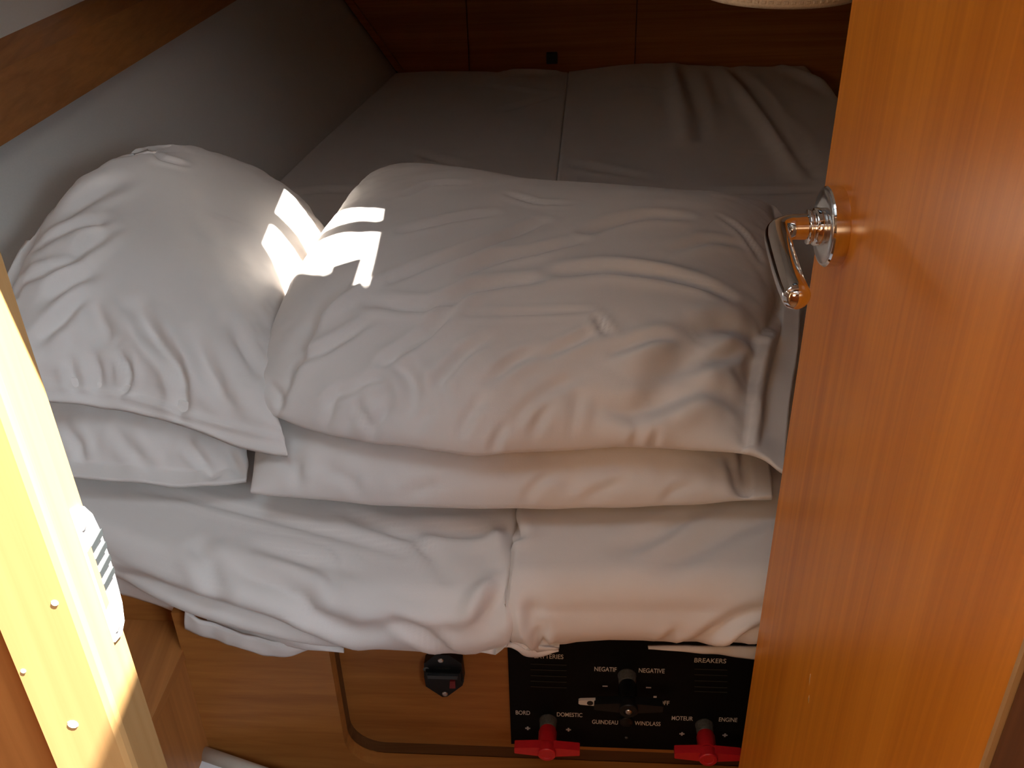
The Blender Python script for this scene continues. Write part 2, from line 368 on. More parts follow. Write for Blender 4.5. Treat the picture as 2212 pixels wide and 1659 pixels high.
PILLOW = {
    'right_bottom': dict(
        front=[at_z(541, 1062, .878), at_z(700, 1076, .878), at_z(900, 1090, .880), at_z(1130, 1093, .880), at_z(1400, 1088, .880), at_z(1668, 1076, .878)],
        right=[at_z(1668, 1076, .878), (0.335, 1.15, .885), (0.35, 1.48, .885)],
        back=[(-0.30, 1.52, .885), (0.02, 1.52, .885), (0.35, 1.48, .885)],
        left=[at_z(541, 1062, .878), (-0.325, 1.12, .885), (-0.30, 1.52, .885)],
        top=0.072, bot=0.032, pow=3.4, exp=0.55, margin=(0, 0.055, 0, 0), wr=0.003, puck=0.0035, wave=0.002, seed=21, grain=0.9),
    'right_top': dict(
        front=[at_z(553, 868, .955), at_z(605, 900, .952), at_z(760, 945, .950), at_z(980, 975, .950), at_z(1180, 972, .950), at_z(1350, 964, .950), at_z(1610, 982, .948), at_z(1694, 1022, .940)],
        right=[at_z(1694, 1022, .940), at_z(1704, 880, .945), at_z(1724, 740, .950), at_z(1722, 600, .955), at_z(1690, 466, .960)],
        back=[at_z(818, 388, .985), at_z(885, 374, .985), at_z(1050, 412, .972), at_z(1200, 442, .964), at_z(1450, 452, .962), at_z(1640, 440, .962), at_z(1690, 466, .960)],
        left=[at_z(553, 868, .955), at_z(580, 735, .968), at_z(632, 620, .985), at_z(705, 510, .99), at_z(765, 430, .99), at_z(818, 388, .985)],
        top=0.100, bot=0.035, pow=3.0, exp=0.62, margin=(0, 0.055, 0, 0), wr=0.0030, puck=0.0032, wave=0.0035, seed=33, grain=0.55),
    'left_bottom': dict(
        front=[at_z(40, 1015, .872), at_z(170, 1030, .868), at_z(330, 1045, .864), at_z(450, 1050, .862), at_z(532, 1040, .866)],
        right=[at_z(532, 1040, .866), (-0.34, 1.10, .885), (-0.33, 1.50, .89)],
        back=[(-0.62, 1.60, .90), (-0.50, 1.58, .895), (-0.33, 1.50, .89)],
        left=[at_z(40, 1015, .872), (-0.69, 1.25, .90), (-0.62, 1.60, .90)],
        top=0.075, bot=0.020, pow=2.6, exp=0.62, margin=(0, 0.0, 0.045, 0), wr=0.003, puck=0.004, wave=0.003, seed=43, grain=1.2),
    'left_top': dict(
        front=[at_z(-30, 800, .998), at_z(110, 840, .972), at_z(200, 846, .965), at_z(290, 862, .960), at_z(450, 912, .947), at_z(560, 945, .940), at_z(616, 954, .936)],
        right=[at_z(616, 954, .936), at_z(592, 850, .950), at_z(610, 720, .962), at_z(655, 600, .972), at_z(712, 512, .975)],
        back=[at_z(322, 326, 1.125), at_z(400, 336, 1.09), at_z(470, 352, 1.06), at_z(560, 386, 1.02), at_z(640, 430, .99), at_z(712, 512, .975)],
        left=[at_z(-30, 800, .998), at_z(0, 640, 1.03), at_z(50, 540, 1.05), at_z(130, 440, 1.085), at_z(235, 362, 1.11), at_z(322, 326, 1.125)],
        top=0.085, bot=0.035, pow=2.5, exp=0.66, margin=(0.04, 0.0, 0.045, 0.0), droop=0.020, wr=0.003, puck=0.006, wave=0.004, seed=55, grain=2.2),
}
# creases of the bedding: kind, width, height, course in metres
FOLD = {
    'right_top': [
        ('v', 0.007, 0.0065, [(-0.258, 1.025, 0.995), (-0.222, 1.028, 1.011), (-0.189, 1.041, 1.027), (-0.168, 1.056, 1.037)]),
        ('v', 0.006, 0.0052, [(-0.108, 0.916, 0.970), (-0.092, 0.927, 0.986), (-0.087, 0.940, 0.997)]),
        ('v', 0.006, 0.0052, [(-0.061, 0.905, 0.964), (-0.050, 0.919, 0.984), (-0.034, 0.933, 0.999)]),
        ('v', 0.006, 0.0052, [(-0.223, 0.961, 0.970), (-0.201, 0.972, 0.988), (-0.173, 0.966, 0.996)]),
        ('v', 0.006, 0.00455, [(-0.192, 0.940, 0.957), (-0.178, 0.944, 0.975), (-0.176, 0.958, 0.989)]),
        ('v', 0.007, 0.0052, [(-0.024, 0.950, 1.012), (0.003, 0.972, 1.023), (0.030, 0.984, 1.028)]),
        ('v', 0.006, 0.0052, [(0.021, 0.904, 0.968), (0.029, 0.914, 0.982), (0.043, 0.926, 0.995)]),
        ('v', 0.008, 0.0065, [(0.120, 0.983, 1.024), (0.159, 1.000, 1.028), (0.193, 1.011, 1.025)]),
        ('v', 0.008, 0.0052, [(0.213, 1.192, 1.054), (0.270, 1.239, 1.045), (0.321, 1.261, 1.027)]),
        ('v', 0.007, 0.0052, [(0.308, 1.330, 1.039), (0.330, 1.304, 1.028), (0.347, 1.253, 1.008)]),
        ('v', 0.006, 0.0052, [(0.004, 1.366, 1.070), (0.043, 1.332, 1.068), (0.089, 1.332, 1.067)]),
        ('s', 0.004, -0.00585, [(-0.274, 0.981, 0.956), (-0.263, 0.994, 0.975), (-0.246, 1.032, 1.003), (-0.230, 1.083, 1.025), (-0.207, 1.123, 1.043)]),
        ('v', 0.007, 0.00845, [(-0.059, 1.075, 1.054), (-0.078, 1.042, 1.044), (-0.098, 1.019, 1.035), (-0.125, 1.000, 1.025), (-0.146, 0.992, 1.017), (-0.153, 0.978, 1.009)]),
        ('v', 0.009, 0.0078, [(-0.140, 0.987, 1.016), (-0.123, 0.975, 1.013), (-0.112, 0.957, 1.005), (-0.108, 0.940, 0.994), (-0.110, 0.928, 0.982)]),
        ('r', 0.008, 0.00455, [(-0.149, 0.978, 1.010), (-0.135, 0.970, 1.008), (-0.127, 0.960, 1.003), (-0.123, 0.941, 0.990)]),
        ('v', 0.006, 0.0065, [(-0.176, 0.972, 0.998), (-0.162, 0.973, 1.003), (-0.140, 0.971, 1.007)]),
        ('v', 0.007, 0.0078, [(-0.092, 0.943, 0.998), (-0.084, 0.955, 1.009), (-0.073, 0.964, 1.015), (-0.053, 0.986, 1.027), (-0.029, 1.003, 1.035)]),
        ('v', 0.005, 0.0052, [(-0.079, 0.954, 1.009), (-0.075, 0.943, 1.001), (-0.076, 0.930, 0.990)]),
        ('v', 0.004, 0.0039, [(-0.051, 1.042, 1.047), (-0.006, 1.041, 1.048), (0.042, 1.042, 1.048), (0.097, 1.043, 1.047)]),
        ('v', 0.005, 0.0065, [(0.102, 1.032, 1.044), (0.106, 1.018, 1.040), (0.111, 1.007, 1.035)]),
        ('v', 0.008, 0.0104, [(-0.170, 1.087, 1.044), (-0.129, 1.070, 1.046), (-0.098, 1.063, 1.048), (-0.070, 1.073, 1.053), (-0.044, 1.088, 1.058), (-0.005, 1.097, 1.060), (0.040, 1.101, 1.062)]),
        ('r', 0.01, 0.0078, [(-0.233, 1.072, 1.021), (-0.206, 1.099, 1.038), (-0.179, 1.119, 1.050), (-0.150, 1.138, 1.058)]),
        ('v', 0.008, 0.0104, [(-0.144, 1.123, 1.056), (-0.104, 1.143, 1.064), (-0.058, 1.165, 1.069), (-0.010, 1.204, 1.069), (0.047, 1.265, 1.068)]),
        ('v', 0.008, 0.0091, [(-0.141, 1.245, 1.069), (-0.097, 1.258, 1.072), (-0.054, 1.277, 1.072), (-0.023, 1.292, 1.071)]),
        ('v', 0.008, 0.0104, [(-0.057, 1.123, 1.063), (-0.010, 1.152, 1.067), (0.037, 1.168, 1.067), (0.093, 1.201, 1.067)]),
        ('v', 0.01, 0.0104, [(0.052, 1.113, 1.063), (0.116, 1.126, 1.062), (0.174, 1.124, 1.054), (0.221, 1.122, 1.045), (0.273, 1.114, 1.025)]),
        ('v', 0.01, 0.0091, [(0.107, 1.231, 1.066), (0.148, 1.264, 1.065), (0.196, 1.290, 1.061), (0.249, 1.301, 1.054)]),
        ('v', 0.02, 0.0156, [(0.148, 0.930, 0.993), (0.169, 0.949, 1.003), (0.197, 0.975, 1.012), (0.222, 1.007, 1.017)]),
        ('v', 0.014, 0.0104, [(0.217, 1.027, 1.024), (0.255, 1.050, 1.017), (0.300, 1.068, 0.993)]),
        ('v', 0.012, 0.0091, [(0.100, 0.924, 0.988), (0.133, 0.919, 0.983), (0.167, 0.928, 0.990), (0.205, 0.941, 0.995), (0.238, 0.946, 0.988), (0.253, 0.941, 0.979)]),
        ('v', 0.008, 0.0065, [(0.228, 0.985, 1.008), (0.253, 1.003, 1.002), (0.274, 1.026, 0.998)]),
        ('v', 0.007, 0.00364, [(0.001, 0.914, 0.980), (0.028, 0.931, 0.999), (0.048, 0.942, 1.006), (0.075, 0.954, 1.012)]),
        ('v', 0.006, 0.0026, [(0.062, 0.904, 0.966), (0.070, 0.919, 0.986), (0.074, 0.933, 0.996)]),
        ('v', 0.005, 0.0039, [(0.130, 0.903, 0.950), (0.133, 0.902, 0.958), (0.142, 0.906, 0.968)]),
        ('v', 0.005, 0.0039, [(0.152, 0.901, 0.949), (0.156, 0.900, 0.959), (0.159, 0.905, 0.969)]),
        ('v', 0.005, 0.0052, [(-0.025, 0.899, 0.949), (-0.020, 0.902, 0.964), (-0.010, 0.911, 0.977)]),
        ('v', 0.005, 0.0052, [(-0.160, 0.927, 0.954), (-0.153, 0.932, 0.970), (-0.140, 0.942, 0.985)]),
        ('v', 0.006, 0.0052, [(-0.218, 0.951, 0.956), (-0.208, 0.956, 0.972), (-0.206, 0.968, 0.984)]),
        ('v', 0.006, 0.0052, [(-0.172, 0.948, 0.982), (-0.167, 0.939, 0.973), (-0.161, 0.930, 0.963)]),
        ('s', 0.003, -0.0078, [(0.255, 0.882, 0.949), (0.263, 0.904, 0.959), (0.278, 0.961, 0.971), (0.294, 1.019, 0.978), (0.311, 1.071, 0.984), (0.336, 1.113, 0.973), (0.376, 1.218, 0.957)]),
        ('v', 0.006, 0.0052, [(0.035, 0.976, 1.025), (0.072, 0.994, 1.032), (0.100, 1.011, 1.038)]),
        ('v', 0.007, 0.0065, [(-0.145, 1.385, 1.067), (-0.113, 1.414, 1.069), (-0.064, 1.420, 1.069)]),
        ('v', 0.006, 0.0052, [(-0.293, 1.020, 0.973), (-0.279, 1.001, 0.971), (-0.271, 0.984, 0.962)]),
    ],
    'left_top': [
        ('v', 0.006, 0.0104, [(-0.477, 1.059, 0.995), (-0.471, 1.052, 0.987), (-0.468, 1.045, 0.974), (-0.479, 1.036, 0.956)]),
        ('v', 0.006, 0.0078, [(-0.541, 1.058, 0.991), (-0.539, 1.051, 0.974), (-0.532, 1.037, 0.962)]),
        ('v', 0.006, 0.0065, [(-0.512, 1.063, 0.990), (-0.508, 1.055, 0.980), (-0.509, 1.043, 0.959)]),
        ('v', 0.009, 0.0117, [(-0.451, 1.090, 1.019), (-0.430, 1.066, 1.005), (-0.407, 1.043, 0.989), (-0.398, 1.026, 0.973), (-0.399, 1.017, 0.956), (-0.401, 1.000, 0.941)]),
        ('v', 0.01, 0.0078, [(-0.388, 1.072, 1.011), (-0.369, 1.038, 0.990), (-0.350, 1.010, 0.968), (-0.329, 0.991, 0.954)]),
        ('v', 0.009, 0.0065, [(-0.349, 1.107, 1.016), (-0.333, 1.074, 1.001), (-0.312, 1.040, 0.980)]),
        ('v', 0.01, 0.0091, [(-0.468, 1.118, 1.034), (-0.448, 1.089, 1.019), (-0.431, 1.066, 1.005)]),
        ('v', 0.01, 0.0078, [(-0.523, 1.120, 1.038), (-0.510, 1.099, 1.025), (-0.490, 1.072, 1.007)]),
        ('v', 0.009, 0.00923, [(-0.582, 1.074, 1.012), (-0.557, 1.094, 1.027), (-0.536, 1.129, 1.044)]),
        ('v', 0.01, 0.01066, [(-0.628, 1.167, 1.051), (-0.596, 1.167, 1.060), (-0.563, 1.186, 1.067), (-0.537, 1.226, 1.076)]),
        ('v', 0.01, 0.01066, [(-0.621, 1.232, 1.070), (-0.587, 1.251, 1.081), (-0.550, 1.272, 1.084)]),
        ('v', 0.01, 0.00793, [(-0.580, 1.121, 1.043), (-0.557, 1.148, 1.054), (-0.533, 1.164, 1.058)]),
        ('s', 0.005, -0.0078, [(-0.656, 1.291, 1.059), (-0.642, 1.322, 1.079), (-0.624, 1.356, 1.091), (-0.593, 1.383, 1.109), (-0.567, 1.417, 1.116), (-0.543, 1.440, 1.120)]),
        ('v', 0.012, 0.0078, [(-0.607, 1.290, 1.085), (-0.583, 1.323, 1.098), (-0.549, 1.362, 1.106)]),
        ('v', 0.01, 0.0078, [(-0.595, 1.193, 1.067), (-0.562, 1.206, 1.073), (-0.532, 1.250, 1.079)]),
        ('r', 0.004, 0.00455, [(-0.565, 1.037, 0.966), (-0.525, 1.039, 0.961), (-0.481, 1.035, 0.954), (-0.437, 1.019, 0.949), (-0.400, 1.004, 0.944), (-0.353, 0.988, 0.939), (-0.300, 0.970, 0.935), (-0.273, 0.964, 0.931)]),
        ('r', 0.003, 0.00195, [(-0.425, 1.342, 1.064), (-0.386, 1.329, 1.053), (-0.345, 1.321, 1.038)]),
        ('v', 0.006, 0.0052, [(-0.527, 1.455, 1.118), (-0.511, 1.441, 1.111), (-0.481, 1.451, 1.099)]),
    ],
    'left_bottom': [
        ('v', 0.006, 0.0072, [(-0.404, 1.013, 0.897), (-0.388, 1.000, 0.884), (-0.369, 0.979, 0.867)]),
        ('v', 0.008, 0.0048, [(-0.495, 1.028, 0.906), (-0.470, 1.006, 0.886), (-0.443, 0.981, 0.869)]),
        ('v', 0.007, 0.0048, [(-0.563, 1.040, 0.908), (-0.543, 1.023, 0.890), (-0.537, 1.009, 0.872)]),
        ('v', 0.006, 0.0048, [(-0.355, 1.009, 0.887), (-0.346, 0.996, 0.875), (-0.335, 0.979, 0.869)]),
    ],
    'right_bottom': [
        ('v', 0.006, 0.0036, [(0.011, 0.890, 0.878), (0.014, 0.892, 0.893), (0.028, 0.900, 0.906), (0.047, 0.908, 0.913)]),
        ('v', 0.006, 0.0036, [(0.067, 0.889, 0.876), (0.088, 0.890, 0.893), (0.125, 0.898, 0.904)]),
        ('v', 0.007, 0.00336, [(-0.222, 0.938, 0.907), (-0.188, 0.919, 0.900), (-0.173, 0.908, 0.883)]),
        ('v', 0.008, 0.00336, [(-0.282, 0.966, 0.905), (-0.256, 0.945, 0.903), (-0.250, 0.925, 0.890)]),
        ('s', 0.003, -0.0036, [(0.270, 0.891, 0.876), (0.275, 0.912, 0.881), (0.280, 0.951, 0.881)]),
        ('v', 0.008, 0.0036, [(0.255, 0.938, 0.896), (0.255, 0.910, 0.890), (0.258, 0.891, 0.878)]),
        ('v', 0.006, 0.00336, [(0.161, 0.887, 0.878), (0.182, 0.892, 0.893), (0.205, 0.898, 0.897)]),
        ('v', 0.008, 0.0036, [(-0.141, 0.902, 0.878), (-0.113, 0.902, 0.896), (-0.080, 0.904, 0.907)]),
    ],
    'left': [
        ('v', 0.006, 0.00402, [(-0.477, 1.008, 0.828), (-0.413, 0.988, 0.830), (-0.344, 0.960, 0.830), (-0.276, 0.932, 0.830), (-0.199, 0.899, 0.830), (-0.125, 0.866, 0.831)]),
        ('v', 0.009, 0.00632, [(-0.217, 0.955, 0.830), (-0.178, 0.928, 0.830), (-0.118, 0.894, 0.830), (-0.094, 0.862, 0.830), (-0.081, 0.828, 0.829)]),
        ('v', 0.006, 0.00345, [(-0.212, 0.878, 0.830), (-0.198, 0.864, 0.830), (-0.189, 0.844, 0.829)]),
        ('v', 0.006, 0.00402, [(-0.216, 0.842, 0.829), (-0.204, 0.829, 0.829), (-0.199, 0.814, 0.824)]),
        ('v', 0.01, 0.00805, [(-0.375, 0.894, 0.830), (-0.359, 0.871, 0.829), (-0.347, 0.853, 0.824), (-0.331, 0.837, 0.813)]),
        ('v', 0.011, 0.01035, [(-0.341, 0.868, 0.829), (-0.318, 0.855, 0.828), (-0.295, 0.841, 0.827), (-0.263, 0.826, 0.824), (-0.241, 0.814, 0.819), (-0.229, 0.805, 0.806), (-0.213, 0.800, 0.799), (-0.194, 0.797, 0.799)]),
        ('v', 0.008, 0.00805, [(-0.141, 0.793, 0.809), (-0.123, 0.790, 0.799), (-0.106, 0.786, 0.788), (-0.090, 0.785, 0.770), (-0.077, 0.796, 0.746)]),
        ('r', 0.01, 0.0069, [(-0.184, 0.796, 0.801), (-0.164, 0.795, 0.805), (-0.141, 0.795, 0.813), (-0.112, 0.792, 0.810), (-0.082, 0.790, 0.805), (-0.055, 0.790, 0.806)]),
        ('r', 0.01, 0.0115, [(-0.061, 0.789, 0.803), (-0.051, 0.794, 0.815), (-0.038, 0.807, 0.826), (-0.028, 0.822, 0.830)]),
        ('v', 0.012, 0.00805, [(-0.041, 0.788, 0.796), (-0.030, 0.793, 0.812), (-0.020, 0.807, 0.826)]),
        ('v', 0.012, 0.0069, [(-0.217, 0.798, 0.788), (-0.180, 0.792, 0.789), (-0.149, 0.792, 0.799)]),
        ('v', 0.009, 0.0115, [(-0.482, 0.905, 0.782), (-0.430, 0.876, 0.789), (-0.386, 0.853, 0.790), (-0.338, 0.833, 0.791), (-0.287, 0.814, 0.786), (-0.239, 0.801, 0.775), (-0.199, 0.802, 0.757)]),
        ('v', 0.01, 0.00805, [(-0.138, 0.915, 0.831), (-0.091, 0.907, 0.831), (-0.044, 0.903, 0.831), (-0.017, 0.910, 0.831)]),
        ('r', 0.01, 0.0092, [(-0.041, 0.901, 0.831), (-0.030, 0.907, 0.831), (-0.022, 0.889, 0.830), (-0.018, 0.862, 0.830), (-0.016, 0.836, 0.830)]),
        ('v', 0.01, 0.0046, [(-0.301, 0.891, 0.830), (-0.242, 0.864, 0.830), (-0.186, 0.840, 0.829)]),
        ('r', 0.016, 0.0092, [(-0.041, 2.863, 0.843), (0.032, 2.916, 0.840), (0.099, 2.911, 0.839), (0.151, 2.906, 0.839), (0.164, 2.884, 0.839)]),
        ('r', 0.01, 0.0069, [(-0.106, 2.802, 0.843), (-0.034, 2.783, 0.842), (0.042, 2.744, 0.841), (0.147, 2.689, 0.840)]),
        ('r', 0.005, 0.00345, [(-0.206, 2.265, 0.839), (-0.119, 2.245, 0.838), (-0.034, 2.226, 0.838), (0.041, 2.222, 0.837), (0.116, 2.214, 0.838)]),
        ('v', 0.014, 0.00575, [(-0.205, 2.238, 0.839), (-0.138, 2.171, 0.839), (-0.063, 2.110, 0.837)]),
        ('v', 0.012, 0.0069, [(-0.482, 2.001, 0.839), (-0.386, 2.013, 0.839), (-0.286, 2.000, 0.841)]),
        ('v', 0.012, 0.00575, [(-0.011, 2.538, 0.841), (0.076, 2.612, 0.840), (0.145, 2.673, 0.840)]),
    ],
    'right': [
        ('v', 0.008, 0.0069, [(0.269, 0.786, 0.810), (0.242, 0.783, 0.800), (0.212, 0.780, 0.782), (0.192, 0.789, 0.761)]),
        ('v', 0.008, 0.00805, [(0.268, 0.779, 0.793), (0.250, 0.778, 0.780), (0.239, 0.788, 0.760)]),
        ('r', 0.008, 0.00575, [(0.265, 0.782, 0.800), (0.232, 0.779, 0.786), (0.211, 0.787, 0.762)]),
        ('v', 0.014, 0.00575, [(0.298, 0.905, 0.845), (0.259, 0.885, 0.844), (0.222, 0.863, 0.844), (0.165, 0.820, 0.843)]),
        ('v', 0.012, 0.0046, [(0.205, 0.911, 0.844), (0.168, 0.879, 0.843), (0.117, 0.850, 0.843)]),
        ('v', 0.006, 0.01035, [(0.026, 0.790, 0.791), (0.022, 0.788, 0.777), (0.027, 0.797, 0.754), (0.041, 0.796, 0.755)]),
        ('r', 0.008, 0.0092, [(-0.002, 0.799, 0.818), (0.005, 0.791, 0.791), (0.020, 0.798, 0.751)]),
        ('v', 0.008, 0.0069, [(0.015, 0.797, 0.813), (0.012, 0.791, 0.792), (0.015, 0.796, 0.757)]),
        ('v', 0.007, 0.0069, [(-0.001, 0.943, 0.817), (0.002, 0.881, 0.842), (-0.007, 0.884, 0.818), (-0.010, 0.856, 0.815)]),
        ('v', 0.006, 0.0046, [(0.160, 0.789, 0.763), (0.163, 0.786, 0.769), (0.173, 0.782, 0.787)]),
        ('r', 0.022, 0.0138, [(0.488, 2.891, 0.854), (0.463, 2.681, 0.853), (0.440, 2.419, 0.852), (0.412, 2.215, 0.851)]),
        ('v', 0.018, 0.01035, [(0.508, 2.841, 0.853), (0.496, 2.616, 0.851), (0.479, 2.419, 0.851), (0.454, 2.244, 0.850)]),
        ('r', 0.02, 0.0138, [(0.623, 2.858, 0.845), (0.626, 2.626, 0.845), (0.630, 2.427, 0.843), (0.625, 2.216, 0.844), (0.625, 2.011, 0.842)]),
        ('v', 0.018, 0.0115, [(0.656, 2.892, 0.843), (0.661, 2.647, 0.843), (0.658, 2.427, 0.842), (0.651, 2.215, 0.843), (0.648, 2.009, 0.842)]),
        ('v', 0.014, 0.0069, [(0.583, 2.856, 0.847), (0.566, 2.662, 0.848), (0.552, 2.501, 0.847)]),
        ('r', 0.018, 0.0138, [(0.802, 2.891, 0.840), (0.831, 2.800, 0.841), (0.859, 2.713, 0.839), (0.858, 2.599, 0.840)]),
        ('r', 0.005, 0.00345, [(0.158, 2.218, 0.840), (0.273, 2.202, 0.846), (0.425, 2.169, 0.850), (0.582, 2.166, 0.845), (0.729, 2.169, 0.842)]),
        ('r', 0.008, 0.0046, [(0.275, 2.662, 0.847), (0.363, 2.674, 0.853), (0.444, 2.635, 0.852)]),
        ('v', 0.012, 0.00575, [(0.383, 1.919, 0.848), (0.514, 1.915, 0.845), (0.649, 1.927, 0.842)]),
        ('v', 0.012, 0.0046, [(0.143, 2.140, 0.841), (0.228, 2.062, 0.845), (0.318, 1.995, 0.848)]),
        ('v', 0.014, 0.00575, [(0.690, 2.390, 0.841), (0.687, 2.247, 0.843), (0.674, 2.124, 0.842)]),
    ],
}

# ------------------------------------------------------------------ the shell of the cabin
N_IN = Vector((0.828, -0.180, 0.532)).normalized()     # out of the hull side, into the cabin
def hp(y, z, off=0.0): return Vector((hull_x(y, z), y, z)) + N_IN * off
def struct(o): o['kind'] = 'structure'; return o
o = struct(prism('wall_left', [hp(0.36, 0.55), hp(2.99, 0.55), hp(2.99, 1.97), hp(0.36, 1.97)], -N_IN * 0.03, M['hull']))
o['label'] = 'cream padded hull side sloping outwards along the bed'
floor = struct(box('floor', (-1.5, -1.85, -0.04), (1.5, 3.05, 0.0), M['sole'])); floor['label'] = 'wooden cabin sole'

# back bulkhead: three veneer panels with dark joints, a corner batten along the hull and a small catch
wb = struct(box('wall_back', (-1.45, 2.998, 0.0), (1.3, 3.03, 1.97), M['rubber'])); wb['label'] = 'dark cherry bulkhead behind the bed'
def lean(z): return hull_x(2.985, z) + 0.012
for k, (x0, x1) in enumerate(((None, -0.0995), (-0.0965, 0.3885), (0.3915, 1.02))):
    if x0 is None: q = [(lean(0.5), 2.985, 0.5), (x1, 2.985, 0.5), (x1, 2.985, 1.95), (lean(1.95), 2.985, 1.95)]
    else: q = [(x0, 2.985, 0.5), (x1, 2.985, 0.5), (x1, 2.985, 1.95), (x0, 2.985, 1.95)]
    prism('panel', q, (0, 0.012, 0), M['backw'], wb, bevel=0.0012)
prism('corner_batten', [(lean(0.84) - .004, 2.985, 0.84), (lean(0.84) + .018, 2.985, 0.84), (lean(1.9) + .018, 2.985, 1.9), (lean(1.9) - .004, 2.985, 1.9)], (0, -0.014, 0), M['backw'], wb, bevel=0.002)
c0 = at_y(1192, 124, 2.985)
box('catch', (c0[0] - .016, 2.972, c0[2] - .016), (c0[0] + .016, 2.985, c0[2] + .016), M['slate'], wb, bevel=0.002)
struct(box('wall_right', (1.02, 0.36, 0.0), (1.05, 2.99, 1.97), M['wall']))['label'] = 'dark bulkhead on the far right of the bed'

# deckhead with the small opening port that lets the sun onto the pillows
def slab_with_hole(name, x0, x1, y0, y1, z0, z1, hole, mat):
    a0, a1, b0, b1 = hole; bm = bmesh.new()
    for lo, hi in (((x0, y0), (a0, y1)), ((a1, y0), (x1, y1)), ((a0, y0), (a1, b0)), ((a0, b1), (a1, y1))):
        box_bm((lo[0], lo[1], z0), (hi[0], hi[1], z1), bm)
    bmesh.ops.remove_doubles(bm, verts=bm.verts, dist=1e-5)
    return struct(from_bm(name, bm, mat))
slab_with_hole('ceiling', -0.12, 1.05, 0.36, 2.99, 1.90, 1.94, (0.02, 0.35, 0.88, 1.44), M['ceil'])['label'] = 'white headliner over the right half of the berth'
slab_with_hole('ceiling_hull', -1.45, -0.12, 0.36, 2.99, 1.90, 1.94, (-0.72, -0.20, 0.40, 0.84), M['ceil'])['label'] = 'white headliner over the left half of the berth'
struct(box('ceiling_light_blocker', (-1.00, 1.95, 1.275), (1.02, 2.985, 1.90), M['ceil'], bevel=.02))['label'] = 'unseen low white box added to darken the foot of the bed'  # unseen box added to block overhead light from the far bed
PA, PB, PC, PD = PORT = [(0.103, 1.148), (0.268, 0.956), (0.262, 1.190), (0.097, 1.368)]       # clear opening, near-left, near-right, far-right, far-left
OUT = [(0.02, 0.88), (0.35, 0.88), (0.35, 1.44), (0.02, 1.44)]
port = tag(empty('window_1', (0.18, 1.16, 1.90)), 'small opening deck port above the pillows', kind='structure')
for i in range(4):
    j = (i + 1) % 4
    prism('port_frame', [(*OUT[i], 1.905), (*OUT[j], 1.905), (*PORT[j], 1.905), (*PORT[i], 1.905)], (0, 0, 0.02), M['black'], port)
BAR = [(0.098, 1.230), (0.266, 1.122)]
prism('port_bar', [(BAR[0][0], BAR[0][1] - .020, 1.905), (BAR[1][0], BAR[1][1] - .020, 1.905), (BAR[1][0], BAR[1][1] + .020, 1.905), (BAR[0][0], BAR[0][1] + .020, 1.905)], (0, 0, .015), M['black'], port)
LX = (0.214, 0.246)
prism('latch', [(LX[0], .94, 1.905), (LX[1], .94, 1.905), (LX[1], 1.042, 1.905), (LX[0], 1.042, 1.905)], (0, 0, .015), M['black'], port, bevel=.004)
hatch = tag(empty('added_hatch', (-.46, .62, 1.90)), 'unseen deep deck hatch added for overhead fill light above the left pillow', kind='structure')  # unseen hatch added to hold the overhead fill and narrow its spread
box('added_hatch_pane', (-.72, .40, 2.160), (-.20, .84, 2.172), M['pane'], hatch)
for lo, hi in (((-.755, .365), (-.72, .875)), ((-.20, .365), (-.165, .875)), ((-.72, .365), (-.20, .40)), ((-.72, .84), (-.20, .875))):
    box('added_hatch_coaming', (lo[0], lo[1], 1.900), (hi[0], hi[1], 2.175), M['ceil'], hatch)

# bulkhead with the doorway, seen from the saloon
bh = struct(prism('wall_front', [(-1.5, .325, 0), (-.215, .325, 0), (-.215, .325, 1.575), (.268, .325, 1.575), (.268, .325, 0), (1.5, .325, 0), (1.5, .325, 1.98), (-1.5, .325, 1.98)], (0, .019, 0), M['wall']))
bh['label'] = 'cherry bulkhead around the cabin doorway'
slab_with_hole('ceiling_saloon', -1.5, 1.5, -1.85, 0.325, 1.96, 1.99, (-0.30, 0.200, -0.26, 0.30), M['ceil'])['label'] = 'saloon headliner with companionway hatch'
struct(box('wall_saloon', (-1.5, -1.85, 0), (1.5, -1.82, 1.98), M['wall']))['label'] = 'cherry saloon bulkhead'
struct(box('wall_port', (-1.5, -1.82, 0), (-1.47, 0.325, 1.98), M['wall']))['label'] = 'cherry saloon side on the left'
struct(box('wall_starboard', (1.47, -1.82, 0), (1.5, 0.325, 1.98), M['wall']))['label'] = 'cherry saloon side on the right'

# hull shelf rail
n_t = tuple(N_IN)
base_p = hp(1.5, 1.1)
def rail_line(pa, pb, off):
    P = base_p + N_IN * off
    A, B = Vector(on_plane(*pa, P, n_t)), Vector(on_plane(*pb, P, n_t))
    ev = lambda y: A + (B - A) * ((y - A.y) / (B.y - A.y))
    return ev(0.37), ev(2.97)
rl = [rail_line((0, 317), (512, 0), 0.028), rail_line((0, 152), (293, 9), 0.028), rail_line((0, 79), (176, 0), -0.002), rail_line((0, 317), (512, 0), -0.002)]
bm = bmesh.new(); a = [bm.verts.new(l[0]) for l in rl]; b = [bm.verts.new(l[1]) for l in rl]
bm.faces.new(a); bm.faces.new(b[::-1])
for i in range(4): bm.faces.new((a[i], b[i], b[(i + 1) % 4], a[(i + 1) % 4]))
tr = struct(from_bm('trim_1', bm, M['rail'], bevel=0.004, seg=3)); tr['label'] = 'varnished wooden shelf rail along the hull side'

